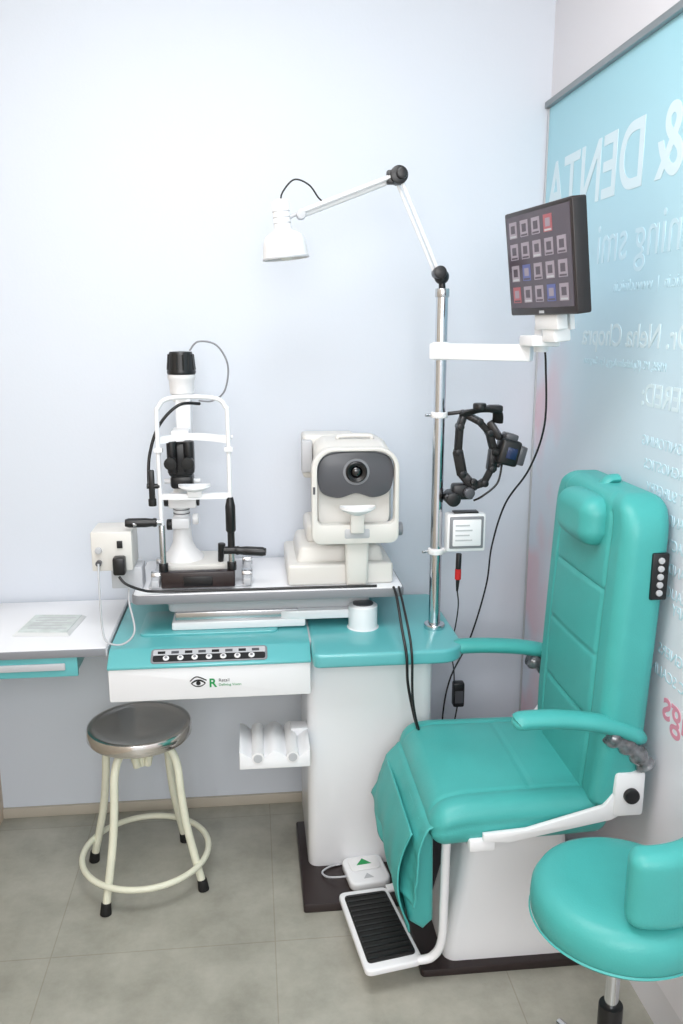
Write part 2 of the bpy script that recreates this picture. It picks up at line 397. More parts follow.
prof=[(0,.146),(.012,.146),(.018,.142),(.022,.136),(.022,.078),(.024,.070),(.034,.066),(.047,.058),(.053,.046),(.056,.028),(.059,.0),(.056,0),(.053,.026),(.045,.048),(.03,.055),(0,.058)]
lathe('shade',prof,HC,M_whitep,la,axis=ax)
for i in range(3):
    lathe('vent_ring_%d'%i,[(.0215,0),(.0226,.001),(.0226,.003),(.0215,.004)],HC+ax.normalized()*(.086+.014*i),M_lgrey,la,axis=ax)
lathe('shade_rim',[(.0585,.0),(.0602,.001),(.0602,.004),(.0585,.005)],HC,M_lgrey,la,axis=ax)
sph('bulb',HC+V((0,0,.022)),.026,M_bulb,la)
tube('lamp_cable',[(.085,2.27,1.90),(.088,2.268,1.925),(.118,2.265,1.957),(.155,2.262,1.945),(.18,2.268,1.915),(.195,2.27,1.904)],.0022,M_black,la,n=8)

# ------------------------------------------------------------------ monitor arm + monitor
mo=empty('wall_monitor',(.67,1.96,1.7))
B0=V((PX-.03,PY-.02,1.532)); B1=V((.700,2.10,1.532))
beam('support_beam',B0,B1,.03,.042,M_white,mo,bev=.004)
cyl('beam_collar',(PX,PY,1.508),(PX,PY,1.556),.024,M_white,mo,bev=.003)
cyl('swivel',(.712,2.07,1.535),(.712,2.07,1.60),.018,M_white,mo,bev=.003)
d=V((.14,-.99,0)).normalized(); nrm=V((d.y,-d.x,0)); a_=math.radians(7)
nz=nrm*math.cos(a_)-V((0,0,1))*math.sin(a_); upv=V((0,0,1))*math.cos(a_)+nrm*math.sin(a_)
MM=Matrix(((d.x,upv.x,nz.x,.657),(d.y,upv.y,nz.y,1.955),(d.z,upv.z,nz.z,1.742),(0,0,0,1)))
prism('housing',rrect(-.164,.164,-.120,.120,.006),'XY',-.034,0,M_bezel,mo,bev=.003,M=MM)
prism('rear_bulge',rrect(-.11,.11,-.09,.09,.02),'XY',-.05,-.033,M_bezel,mo,bev=.006,M=MM)
prism('display',rrect(-.153,.153,-.103,.110,.002),'XY',0,.0008,M_scr,mo,M=MM)
k_=0
for r_ in range(4):
    for c_ in range(5):
        if r_==0 and c_==4: continue
        x=-.120+c_*.058; y=.080-r_*.050
        mm_=[M_ic,M_ic,M_ic,M_icb,M_ic,M_ic,M_icr,M_ic,M_ic][(r_*5+c_*2)%9]
        box('icon_%d_%d'%(r_,c_),x-.020,x+.020,y-.020,y+.017,.0008,.0012,mm_,mo,bev=0,M=MM)
        box('icon_glyph_%d_%d'%(r_,c_),x-.011,x+.011,y-.009,y+.009,.0012,.0014,M_scr if mm_ is M_ic else M_ic,mo,bev=0,M=MM)
        box('icon_caption_%d_%d'%(r_,c_),x-.016,x+.016,y-.018,y-.014,.0012,.0014,M_lgrey if k_%3==0 else M_scr,mo,bev=0,M=MM); k_+=1
box('maker_badge',-.012,.012,-.116,-.110,0,.0006,M_lgrey,mo,bev=0,M=MM)
box('mount_plate',-.055,.055,-.155,-.12,-.035,-.008,M_whitep,mo,bev=.003,M=MM)
box('mount_neck',-.03,.03,-.185,-.15,-.055,-.012,M_whitep,mo,bev=.004,M=MM)
box('mount_back',-.04,.04,-.16,.04,-.062,-.049,M_whitep,mo,bev=.003,M=MM)
box('mount_link',.665,.735,2.0,2.10,1.550,1.576,M_whitep,mo,bev=.004)
tube('monitor_cable',[(.715,2.06,1.56),(.73,2.08,1.50),(.745,2.11,1.35),(.74,2.2,1.22),(.715,2.32,1.1),(.71,2.42,.95),(.72,2.5,.8),(.68,2.52,.62),(.61,2.5,.48),(.59,2.5,.3),(.6,2.5,.012)],.0028,M_black,mo,n=8)

# ------------------------------------------------------------------ indirect ophthalmoscope hanging on the pole
io=empty('head_ophthalmoscope',(.6,2.28,1.25))
beam('hook_arm',(PX+.015,PY,1.362),(.60,2.275,1.372),.014,.010,M_black,io)
fr=[(.575,2.27,1.365),(.563,2.27,1.33),(.560,2.27,1.26),(.572,2.265,1.20),(.603,2.26,1.165),(.632,2.255,1.175),(.650,2.25,1.215),(.655,2.25,1.265),(.640,2.25,1.315),(.612,2.255,1.345)]
for i in range(len(fr)):
    a=V(fr[i]); b_=V(fr[(i+1)%len(fr)]); e_=(b_-a).normalized()*.005
    beam('frame_segment_%d'%i,a-e_,b_+e_,.032,.018 if i not in(2,3,6) else .026,M_rubber if i%3 else M_black,io,bev=.005)
    cyl('frame_pin_%d'%i,a+V((0,-.018,0)),a+V((0,.018,0)),.010,M_black,io,bev=.002,n=16)
tube('crown_strap',[(.575,2.27,1.36),(.585,2.235,1.372),(.61,2.215,1.380),(.65,2.22,1.375),(.66,2.24,1.345)],.007,M_rubber,io,flat=2.2)
cyl('crown_knob',(.602,2.215,1.380),(.602,2.215,1.398),.018,M_black,io,bev=.004)
box('crown_pad',.625,.665,2.205,2.24,1.372,1.392,M_black,io,bev=.006)
beam('brow_bar',(.640,2.25,1.345),(.668,2.24,1.30),.03,.018,M_black,io)
cyl('rear_knob',(.545,2.235,1.132),(.545,2.30,1.132),.020,M_black,io,bev=.004)
box('rear_block',.545,.605,2.25,2.29,1.128,1.172,M_black,io,bev=.008)
cyl('adjust_knob',(.588,2.232,1.150),(.588,2.25,1.150),.015,M_mid,io,bev=.003)
cyl('rear_wheel',(.60,2.235,1.18),(.60,2.25,1.18),.010,M_black,io,bev=.002)
Mo=Matrix.Translation((.690,2.235,1.262))@Matrix.Rotation(math.radians(14),4,'Y')
box('optic_body',-.030,.026,-.030,.030,-.034,.036,M_black,io,bev=.008,seg=3,M=Mo)
box('optic_top',-.024,.012,-.024,.024,.034,.052,M_mid,io,bev=.005,M=Mo)
box('mirror_box',.022,.044,-.027,.027,-.026,.026,M_mid,io,bev=.004,M=Mo)
box('mirror_glass',.043,.0455,-.02,.02,-.02,.02,M_blue,io,bev=.001,M=Mo)
box('side_lens',-.012,.016,-.0325,-.030,-.014,.016,M_blue,io,bev=.001,M=Mo)
for i,y in enumerate((-.016,.016)):
    cyl('ocular_%d'%i,(-.046,y,-.006),(-.03,y,-.006),.010,M_rubber,io,bev=.002,M=Mo)
beam('optic_link',(.650,2.25,1.23),(.672,2.24,1.225),.018,.012,M_black,io)
beam('optic_link_top',(.643,2.25,1.31),(.672,2.24,1.30),.016,.012,M_black,io)
tube('optic_cable',[(.675,2.235,1.23),(.66,2.22,1.18),(.62,2.22,1.145),(.60,2.235,1.13)],.003,M_black,io,n=8)
# charger box
ch=empty('charger_box',(.58,2.28,1.03))
box('body',.530,.640,2.245,2.285,.982,1.090,M_white,ch,bev=.006)
box('front_bezel',.537,.633,2.241,2.247,.992,1.083,M_grey,ch,bev=.003)
box('front_panel',.545,.625,2.238,2.242,1.0,1.075,M_white,ch,bev=.003)
for i in range(4):
    box('panel_text_%d'%i,.552,.600-.008*(i%2),2.2370,2.2382,1.015+.014*i,1.019+.014*i,M_lgrey,ch,bev=0)
box('top_socket',.55,.62,2.25,2.28,1.090,1.095,M_black,ch,bev=.002)
cyl('mount_stub',(PX+.02,PY,.975),(.55,2.27,.99),.008,M_whitep,ch)
pe=empty('penlight',(.565,2.25,.92))
cyl('body',(.568,2.255,.975),(.567,2.255,.90),.008,M_black,pe,bev=.002)
cyl('red_band',(.5672,2.255,.93),(.5670,2.255,.900),.0088,M_red,pe)
cyl('tip',(.567,2.255,.90),(.566,2.255,.865),.006,M_black,pe,r1=.003)
tube('pen_cable',[(.566,2.255,.868),(.572,2.26,.82),(.575,2.3,.74),(.578,2.36,.66),(.60,2.40,.56),(.602,2.40,.50)],.002,M_black,pe,n=8)
ad=empty('power_adapter',(.61,2.4,.47))
box('body',.598,.633,2.385,2.415,.445,.525,M_black,ad,bev=.006)
box('label',.603,.628,2.3835,2.3855,.46,.50,M_mid,ad,bev=0)
tube('cord',[(.615,2.4,.45),(.60,2.41,.30),(.605,2.42,.12),(.62,2.42,.012)],.0025,M_black,ad,n=8)
hb=empty('hanging_cables',(.42,2.24,.6))
tube('cable_a',[(.385,2.262,.88),(.387,2.22,.865),(.39,2.15,.80),(.395,2.10,.74),(.40,2.10,.66),(.42,2.10,.56),(.445,2.11,.48),(.45,2.2,.44)],.004,M_black,hb,n=8)
tube('cable_b',[(.40,2.262,.88),(.40,2.22,.865),(.405,2.13,.80),(.408,2.09,.74),(.412,2.09,.62),(.43,2.09,.53),(.46,2.10,.47),(.46,2.2,.42)],.0035,M_black,hb,n=8)

# ------------------------------------------------------------------ slit lamp
sl=empty('slit_lamp_microscope',(-.16,2.4,.876))
ZT=.876
prism('base_plate',rrect(-.30,-.015,2.32,2.58,.012),'XY',ZT,ZT+.008,M_lgrey,sl,bev=.002)
for i,x in enumerate((-.29,-.035)):
    box('rail_%d'%i,x,x+.022,2.31,2.56,ZT+.008,ZT+.028,M_lgrey,sl,bev=.003)
    for k in range(2):
        cyl('rail_wheel_%d_%d'%(i,k),(x-.004,2.36+.14*k,ZT+.03),(x+.026,2.36+.14*k,ZT+.03),.014,M_steel,sl,bev=.002)
box('front_block',-.262,-.058,2.305,2.335,ZT+.006,ZT+.052,M_brown,sl,bev=.004)
box('front_strip',-.20,-.12,2.302,2.306,ZT+.012,ZT+.04,M_black,sl,bev=.002)
prism('moving_base',rrect(-.255,-.075,2.37,2.53,.02),'XY',ZT+.03,ZT+.055,M_ivory,sl,bev=.006)
lathe('base_cone',[(.06,0),(.058,.012),(.04,.03),(.028,.055),(.026,.09),(.022,.12),(0,.12)],(-.21,2.45,ZT+.052),M_whitep,sl)
cyl('joystick',(-.10,2.40,ZT+.055),(-.095,2.395,ZT+.11),.008,M_black,sl,r1=.011,bev=.002)
cyl('column_low',(-.21,2.45,1.02),(-.21,2.45,1.16),.021,M_whitep,sl,bev=.002)
box('slit_carriage',-.245,-.165,2.42,2.48,1.085,1.125,M_whitep,sl,bev=.006)
box('arm_block',-.235,-.185,2.40,2.47,1.03,1.06,M_white,sl,bev=.004)
for i in range(5):
    cyl('scale_ring_%d'%i,(-.21,2.45,1.06+.006*i),(-.21,2.45,1.062+.006*i),.024,M_mid if i%2 else M_white,sl)
for i,(x,z) in enumerate(((-.25,1.105),(-.165,1.105),(-.245,1.035),(-.17,1.05))):
    cyl('knob_%d'%i,(x-.008,2.44,z),(x+.008,2.44,z),.016,M_black if i<3 else M_whitep,sl,bev=.003)
box('scope_body',-.236,-.166,2.36,2.46,1.185,1.285,M_black,sl,bev=.014,seg=3)
box('scope_top',-.225,-.175,2.37,2.47,1.28,1.315,M_whitep,sl,bev=.006)
for i,x in enumerate((-.222,-.176)):
    cyl('eyepiece_%d'%i,(x,2.30,1.235),(x,2.37,1.235),.013,M_black,sl,bev=.003)
    cyl('eyecup_%d'%i,(x,2.292,1.235),(x,2.303,1.235),.017,M_rubber,sl,bev=.003)
    cyl('scope_cheek_%d'%i,(x,2.35,1.29),(x,2.36,1.20),.014,M_black,sl,bev=.003)
box('magnifier_drum',-.232,-.168,2.375,2.44,1.15,1.19,M_black,sl,bev=.01)
cyl('drum_lever',(-.25,2.4,1.17),(-.15,2.4,1.17),.007,M_white,sl)
cyl('illum_column',(-.195,2.47,1.12),(-.195,2.47,1.40),.017,M_whitep,sl)
box('illum_neck',-.215,-.172,2.44,2.49,1.28,1.40,M_white,sl,bev=.006)
lathe('lamp_housing',[(0,0),(.026,0),(.028,.004),(.030,.02),(.034,.024),(.036,.06),(.039,.064),(.039,.075),(.034,.078),(0,.078)],(-.196,2.465,1.388),M_whitep,sl)
lathe('lamp_cap',[(.030,0),(.039,.0),(.041,.006),(.039,.012),(.036,.05),(.031,.062),(0,.064)],(-.196,2.465,1.465),M_black,sl)
for i in range(14):
    t=2*math.pi*i/14
    cyl('cap_fin_%d'%i,(-.196+.038*math.cos(t),2.465+.038*math.sin(t),1.477),(-.196+.034*math.cos(t),2.465+.034*math.sin(t),1.520),.003,M_rubber,sl,n=6)
tube('lamp_lead',[(-.17,2.45,1.53),(-.145,2.45,1.555),(-.095,2.45,1.545),(-.065,2.45,1.49),(-.075,2.45,1.42),(-.11,2.455,1.39),(-.15,2.46,1.39)],.0026,M_grey,sl,n=8)
tube('black_lead',[(-.145,2.42,1.385),(-.20,2.38,1.385),(-.255,2.37,1.33),(-.283,2.36,1.25),(-.288,2.35,1.17)],.0045,M_black,sl,n=8)
FY=2.325; XA,XB=-.255,-.066
tube('frame_arch',[(XA,FY,ZT+.05),(XA,FY,1.0),(XA,FY,1.34),(XA+.006,FY,1.385),(XA+.03,FY,1.407),((XA+XB)/2,FY,1.412),(XB-.03,FY,1.407),(XB-.006,FY,1.385),(XB,FY,1.34),(XB,FY,1.0),(XB,FY,ZT+.05)],.0062,M_white,sl,n=14)
for i,x in enumerate((XA,XB)):
    cyl('frame_sleeve_%d'%i,(x,FY,ZT+.03),(x,FY,1.06),.009,M_steel,sl,bev=.001)
    cyl('frame_nut_%d'%i,(x,FY,ZT+.05),(x,FY,ZT+.075),.013,M_black,sl,bev=.002)
    box('frame_clamp_%d'%i,x-.012,x+.012,FY-.012,FY+.012,1.262,1.275,M_white,sl,bev=.003)
def band(name,pts,h,th_,m,root):
    P=crom(pts,8); bm=bmesh.new(); rings=[]
    for i,p in enumerate(P):
        t=(P[min(i+1,len(P)-1)]-P[max(i-1,0)]).normalized(); n_=V((-t.y,t.x,0)).normalized()
        rings.append([bm.verts.new(p+n_*th_/2*a+V((0,0,h/2*b_))) for a,b_ in ((-1,-1),(1,-1),(1,1),(-1,1))])
    for a,b_ in zip(rings,rings[1:]):
        for j in range(4): bm.faces.new((a[j],a[(j+1)%4],b_[(j+1)%4],b_[j]))
    bm.faces.new(rings[0]); bm.faces.new(rings[-1][::-1])
    return fin(name,bm,m,root)
band('forehead_band',[(XA,FY,1.295),(XA+.05,FY+.03,1.298),((XA+XB)/2,FY+.038,1.30),(XB-.05,FY+.03,1.298),(XB,FY,1.295)],.02,.006,M_white,sl)
band('chin_bar',[(XA,FY+.002,1.14),(XA+.05,FY-.01,1.142),((XA+XB)/2,FY-.012,1.142),(XB-.05,FY-.01,1.142),(XB,FY+.002,1.14)],.016,.012,M_white,sl)
def cup(name,cx,cy,cz,rx,ry,dep,m,root):
    bm=bmesh.new(); n=24;R=5
    g=[]
    for k in range(R+1):
        q=k/R; row=[]
        for i in range(n):
            t=2*math.pi*i/n
            row.append(bm.verts.new((cx+rx*q*math.cos(t),cy+ry*q*math.sin(t),cz-dep*(1-q*q)*.8+.25*dep*math.cos(t)**2*q)))
        g.append(row)
    for a,b_ in zip(g,g[1:]):
        for i in range(n): bm.faces.new((a[i],a[(i+1)%n],b_[(i+1)%n],b_[i]))
    bmesh.ops.remove_doubles(bm,verts=bm.verts,dist=1e-6)
    ex=bmesh.ops.extrude_face_region(bm,geom=bm.faces[:])
    for v in [e for e in ex['geom'] if isinstance(e,bmesh.types.BMVert)]: v.co.z-=.007
    return fin(name,bm,m,root)
cup('chin_cup',(XA+XB)/2,FY-.012,1.172,.044,.026,.016,M_white,sl)
box('chin_stem',(XA+XB)/2-.02,(XA+XB)/2+.02,FY-.022,FY,1.14,1.162,M_whitep,sl,bev=.004)
cyl('left_grip_bar',(XA,FY-.005,1.07),(-.33,FY-.02,1.07),.008,M_steel,sl)
GP=[(0,0),(.011,0),(.013,.006),(.011,.012),(.013,.03),(.013,.075),(.010,.085),(0,.086)]
lathe('left_grip',GP,(XA-.012,FY-.008,1.07),M_black,sl,axis=(-1,-.1,.03),n=24)
lathe('right_grip',GP,(XB+.012,FY-.008,.985),M_black,sl,axis=(1,-.15,-.04),n=24)
cyl('right_grip_bar',(XB-.02,FY-.004,.985),(XB+.02,FY-.006,.985),.011,M_black,sl)
lathe('right_vertical_grip',[(0,0),(.010,0),(.014,.006),(.014,.075),(.012,.084),(.009,.10),(0,.102)],(XB,FY,1.035),M_black,sl,n=24)
cyl('right_rod',(XB,FY,.98),(XB,FY,1.05),.010,M_black,sl)
box('left_side_arm',XA-.030,XA-.014,FY-.008,FY+.008,1.13,1.215,M_black,sl,bev=.004)
cyl('left_side_knob',(XA-.022,FY,1.115),(XA-.022,FY,1.135),.011,M_rubber,sl,bev=.002)
cyl('left_side_pivot',(XA-.035,FY,1.17),(XA,FY,1.17),.007,M_black,sl)
cyl('fixation_stub',(XB-.03,FY+.02,1.30),(XB+.012,FY+.02,1.30),.006,M_white,sl)
# ------------------------------------------------------------------ power supply
ps=empty('power_supply_box',(-.38,2.3,.96))
box('body',-.445,-.335,2.30,2.42,.94,1.050,M_ivory,ps,bev=.004)
box('bracket',-.40,-.315,2.33,2.40,.88,.941,M_lgrey,ps,bev=.003)
box('foot',-.345,-.315,2.33,2.40,.877,.884,M_lgrey,ps,bev=.002)
cyl('dial',(-.425,2.29,1.0),(-.425,2.30,1.0),.009,M_lgrey,ps,bev=.001)
cyl('socket_1',(-.425,2.285,.965),(-.425,2.30,.965),.008,M_mid,ps)
box('plug',-.385,-.352,2.265,2.30,.935,.985,M_black,ps,bev=.006)
box('switch',-.375,-.36,2.295,2.301,1.005,1.025,M_black,ps,bev=.001)
tube('grey_cable',[(-.425,2.285,.965),(-.42,2.25,.90),(-.415,2.23,.80),(-.40,2.215,.765),(-.36,2.22,.757),(-.33,2.23,.79),(-.345,2.262,.86),(-.345,2.27,.90)],.0028,M_lgrey,ps,n=8)
pcb=empty('power_cable',(0,2.28,.88))
tube('cable_run',[(-.368,2.262,.934),(-.350,2.256,.915),(-.31,2.262,.895),(-.27,2.275,.885),(-.15,2.284,.881),(0,2.284,.880),(.12,2.282,.881),(.25,2.280,.881),(.34,2.280,.880)],.0038,M_black,pcb,n=8)

# ------------------------------------------------------------------ autorefractor
ar=empty('autorefractor',(.25,2.42,.876))
box('base',.09,.392,2.31,2.60,ZT,ZT+.062,M_ivory,ar,bev=.010,seg=3)
box('base_step',.115,.372,2.34,2.59,ZT+.055,ZT+.105,M_ivory,ar,bev=.012,seg=3,taper=(.9,.9))
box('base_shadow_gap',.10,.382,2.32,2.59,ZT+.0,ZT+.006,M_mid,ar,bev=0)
box('stage',.15,.345,2.40,2.58,ZT+.10,ZT+.16,M_ivory,ar,bev=.016,seg=3)
bm=bmesh.new(); rings=[]
for (y,x0,x1,z0,z1,r) in ((2.315,.180,.378,1.045,1.265,.03),(2.33,.172,.386,1.035,1.275,.035),(2.42,.172,.386,1.03,1.285,.035),(2.52,.18,.378,1.03,1.285,.035),(2.58,.20,.36,1.05,1.26,.03),(2.59,.22,.34,1.08,1.23,.02)):
    rings.append([bm.verts.new((p[0],y,p[1])) for p in rrect(x0,x1,z0,z1,r,8)])
for a,b_ in zip(rings,rings[1:]):
    n=len(a)
    for j in range(n): bm.faces.new((a[j],a[(j+1)%n],b_[(j+1)%n],b_[j]))
bm.faces.new(rings[0]); bm.faces.new(rings[-1][::-1])
fin('head',bm,M_ivory,ar)
box('rear_display',.145,.30,2.46,2.56,1.16,1.288,M_ivory,ar,bev=.010,seg=3)
box('rear_display_step',.140,.172,2.44,2.47,1.18,1.275,M_lgrey,ar,bev=.006)
tube('top_handle',[(.24,2.40,1.283),(.25,2.40,1.291),(.33,2.40,1.291),(.34,2.40,1.283)],.006,M_ivory,ar)
vis=[(.178,1.165),(.195,1.143),(.235,1.134),(.281,1.146),(.326,1.134),(.363,1.143),(.380,1.165),(.385,1.21),(.375,1.243),(.345,1.258),(.281,1.264),(.215,1.258),(.186,1.243),(.174,1.21)]
visc=[(p.x,p.y) for p in crom([(a,b_,0) for a,b_ in vis],5,True)]
prism('visor',visc,'XZ',2.284,2.318,M_mid,ar,bev=.004)
lathe('lens_ring',[(.0,.0),(.016,.0),(.017,.005),(.026,.010),(.029,.008),(.030,0)],(.281,2.284,1.207),M_black,ar,axis=(0,-1,0))
lathe('lens_outer',[(.030,.002),(.036,.002),(.037,0)],(.281,2.284,1.207),M_grey,ar,axis=(0,-1,0))
lathe('lens_glass',[(0,.007),(.008,.006),(.013,.003),(.015,0)],(.281,2.283,1.207),M_lens,ar,axis=(0,-1,0))
fo=rrect(.157,.398,1.008,1.276,[.025,.025,.06,.06],8); fi=rrect(.172,.386,1.062,1.266,[.018,.018,.05,.05],8)
bm=bmesh.new(); R4=[]
for (pts,y) in ((fo,2.264),(fo,2.298),(fi,2.298),(fi,2.264)):
    R4.append([bm.verts.new((p[0],y,p[1])) for p in pts])
n=len(fo)
for k in range(4):
    a=R4[k];b_=R4[(k+1)%4]
    for j in range(n): bm.faces.new((a[j],a[(j+1)%n],b_[(j+1)%n],b_[j]))
es=[e for e in bm.edges if len(set(next(k for k in range(4) if v in R4[k]) for v in e.verts))==1]
bmesh.ops.bevel(bm,geom=es,offset=.003,segments=2,profile=.5,affect='EDGES')
fin('face_frame',bm,M_ivory,ar)
cup('chin_rest',.281,2.255,1.113,.050,.028,.020,M_whitep,ar)
box('chin_post',.262,.300,2.25,2.275,1.04,1.10,M_ivory,ar,bev=.004)
box('chin_bridge',.245,.318,2.262,2.30,1.022,1.052,M_lgrey,ar,bev=.006)
box('chin_support',.255,.315,2.286,2.312,ZT+.002,1.03,M_ivory,ar,bev=.010,seg=3,taper=(1.2,1))
cyl('height_knob',(.394,2.30,1.04),(.414,2.30,1.04),.019,M_grey,ar,bev=.004)
box('eye_mark',.160,.166,2.2625,2.2645,1.15,1.17,M_mid,ar,bev=0)
cyl('joystick',(.25,2.60,ZT+.1),(.25,2.61,ZT+.17),.01,M_black,ar,bev=.002)

# ------------------------------------------------------------------ foot pedal
fp=empty('foot_pedal',(.3,2.18,.03))
Mp=Matrix.Translation((.30,2.175,.028))@Matrix.Rotation(math.radians(8),4,'Z')
prism('body',rrect(-.06,.06,-.065,.065,.025),'XY',0,.028,M_white,fp,bev=.007,seg=3,M=Mp)
prism('pad',rrect(-.045,.045,-.01,.052,.015),'XY',.028,.033,M_whitep,fp,bev=.003,M=Mp)
prism('arrow',[(-.025,.012),(.02,.012),(-.002,.04)],'XY',.033,.0336,M_green,fp,M=Mp)
prism('arrow_small',[(-.018,-.045),(.012,-.045),(-.003,-.022)],'XY',.028,.0286,M_lgrey,fp,M=Mp)
tube('cord',[(.25,2.16,.045),(.215,2.15,.05),(.185,2.17,.04),(.175,2.20,.035),(.20,2.225,.034),(.23,2.232,.034)],.003,M_lgrey,fp,n=8)

# ------------------------------------------------------------------ steel stool
ss=empty('metal_stool',(-.34,2.29,0))
sc=V((-.34,2.29,0))
lathe('seat',[(0,.483),(.06,.484),(.11,.487),(.128,.490),(.138,.493),(.144,.491),(.147,.484),(.147,.462),(.143,.456),(.137,.458),(.135,.47),(0,.472)],sc,M_seat,ss,n=64)
lathe('seat_hub',[(0,.471),(.03,.471),(.032,.44),(.02,.42),(.014,.36),(0,.36)],sc,M_cream,ss)
lathe('under_plate',[(0,.472),(.09,.472),(.09,.462),(0,.462)],sc,M_cream,ss)
for i,a in enumerate((-120,-27,153,59)):
    t=math.radians(a); D=V((math.cos(t),math.sin(t),0))
    def Q(r,z): return sc+D*r+V((0,0,z))
    tube('leg_%d'%i,[Q(.02,.365),Q(.035,.415),Q(.065,.438),Q(.10,.425),Q(.120,.38),Q(.128,.30),Q(.142,.20),Q(.166,.10),Q(.187,.022)],.0115,M_cream,ss,n=14)
    cyl('foot_%d'%i,Q(.191,0),Q(.186,.034),.016,M_rubber,ss,r1=.0135,bev=.002)
tube('foot_ring',[sc+V((.182*math.cos(2*math.pi*i/24),.182*math.sin(2*math.pi*i/24),.082)) for i in range(24)],.009,M_cream,ss,closed=True,k=3)

# ------------------------------------------------------------------ patient chair (faces -X)
pc=empty('examination_chair',(.6,1.93,0))
CY=1.93
prism('floor_plate',rrect(.39,.86,1.80,2.07,.012),'XY',0,.022,M_brown,pc,bev=.004)
bm=bmesh.new(); rings=[]
for (z,x0,x1,y0,y1,r) in ((.022,.455,.835,1.825,2.035,.03),(.05,.455,.835,1.825,2.035,.03),(.10,.462,.825,1.828,2.033,.032),(.20,.485,.80,1.84,2.03,.035),(.30,.50,.775,1.845,2.025,.04),(.40,.505,.77,1.85,2.02,.04)):
    rings.append([bm.verts.new((p[0],p[1],z)) for p in rrect(x0,x1,y0,y1,r,6)])
for a,b_ in zip(rings,rings[1:]):
    n=len(a)
    for j in range(n): bm.faces.new((a[j],a[(j+1)%n],b_[(j+1)%n],b_[j]))
bm.faces.new(rings[0][::-1]); bm.faces.new(rings[-1])
fin('base_body',bm,M_white,pc)
box('seat_carrier',.43,.82,1.79,2.07,.395,.43,M_white,pc,bev=.008)
def seat_def(p,u):
    q=p.copy()
    if u.z>0: q.z+=.012*(1-u.x**2)*(1-u.y**2)
    if u.x<-.55: q.z-=.022*((-u.x-.55)/.45)**2*(1 if u.z>-.2 else .2)
    if u.z>.6:
        dd=abs(abs(u.y)-.74)*.23
        if dd<.008 : q.z-=.0045*(1-dd/.008)
        dd=abs(u.x-.15)*.22
        if dd<.007 and abs(u.y)<.74: q.z-=.003*(1-dd/.007)
    if abs(u.y)>.9 and -.1<u.z<.35: q.y*=1-.008*(1-abs(u.z-.12)/.23)
    q.z+=.003*noise.noise(V((p.x*9,p.y*9,1)))
    q.y*=1.0-.03*u.x
    return q
cushion('seat',(.215,.232,.052),.040,M_teal,pc,Matrix.Translation((.60,CY,.480)),N=(72,76,18),deform=seat_def)
box('seat_pan',.42,.80,CY-.19,CY+.19,.42,.44,M_white,pc,bev=.006)
def back_def(p,u):
    q=p.copy()
    f_=1.0
    if u.z>.72: f_=1-.22*((u.z-.72)/.28)**2.6
    if u.z<-.6: f_*=1-.08*((-u.z-.6)/.4)
    q.y*=f_
    if u.x<0:
        q.x-=.008*(1-u.y**2)*(1-u.z**2)
        dd=abs(abs(u.y)-.66)*.22
        if u.x<-.6:
            if dd<.007 and u.z<.9: q.x+=.006*(1-dd/.007)
            for zz in (-.45,-.02,.40):
                d2=abs(u.z-zz)*.37
                if d2<.007 and abs(u.y)<.66: q.x+=.005*(1-d2/.007)
            if abs(u.y)<.66 :
                q.x-=.003*abs(math.cos(math.pi*(u.z+.02)/.86))
    q.x+=.016*u.z
    return q
cushion('backrest',(.053,.224,.370),.034,M_teal,pc,Matrix.Translation((.824,1.898,.872)),N=(14,72,120),deform=back_def)
def pil(p,u):
    q=p.copy(); q.z*=1-.12*u.y**2
    return q
cushion('headrest_pillow',(.042,.102,.060),.040,M_teal,pc,Matrix.Translation((.772,1.878,1.165)),N=(16,30,18),deform=pil)
tube('headrest_strap',[(.805,1.885,1.22),(.825,1.885,1.246),(.85,1.885,1.250)],.010,M_teal,pc,flat=2)
box('side_control',.843,.881,1.668,1.680,1.02,1.125,M_black,pc,bev=.004)
for i in range(5):
    cyl('side_button_%d'%i,(.862,1.664,1.037+.0180*i),(.862,1.669,1.037+.0180*i),.0070,M_lgrey,pc,n=16,bev=.001)
for i,(ay,sg) in enumerate(((1.685,-1),(2.175,1))):
    z_=.745 if i==0 else .730
    sl_=1.6 if i==0 else 1.0
    xs=.0 if i==0 else -.02
    tube('armrest_%d'%i,[(.570+xs,ay,z_-.004),(.585+xs,ay,z_+.001),(.66+xs,ay,z_),(.75+xs,ay,z_-.008*sl_),(.82+xs,ay,z_-.022*sl_),(.862+xs,ay,z_-.036*sl_)],.020,M_teal,pc,flat=1.4,n=18,rf=lambda t:min(1,.55+6*t,.6+4*(1-t)))
    sph('arm_tip_%d'%i,(.574+xs,ay,z_-.004),.018,M_teal,pc,sc=(1,1.4,.8))
    tube('arm_wrap_%d'%i,[(.775+xs,ay-.006,z_-.042),(.81+xs,ay-.006,z_-.060),(.845+xs,ay-.006,z_-.088),(.868+xs*.5,ay-.006,z_-.118)],.024,M_wrap,pc,n=14,flat=1.1,rf=lambda t:.78+.22*math.sin(t*11)**2)
    box('arm_bracket_%d'%i,.80,.872,ay-.012,ay+.012,.50,.61,M_white,pc,bev=.008)
    prism('side_plate_%d'%i,[(.50,.455),(.56,.448),(.80,.490),(.868,.53),(.868,.60),(.83,.60),(.78,.525),(.60,.478),(.50,.472)][::-1],'XZ',ay-.006,ay+.008,M_white,pc,bev=.003)
    cyl('recline_knob_%d'%i,(.838,ay+sg*.005,.555),(.838,ay+sg*.024,.555),.018,M_black,pc,bev=.004)
    box('side_link_%d'%i,.47,.53,min(ay,CY+sg*.19),max(ay,CY+sg*.19),.425,.455,M_white,pc,bev=.005)
prism('leg_rest',[(.37,.46),(.405,.46),(.41,.19),(.385,.165),(.350,.19),(.335,.27),(.345,.36)],'XZ',1.765,2.08,M_teal,pc,bev=.014,seg=3)
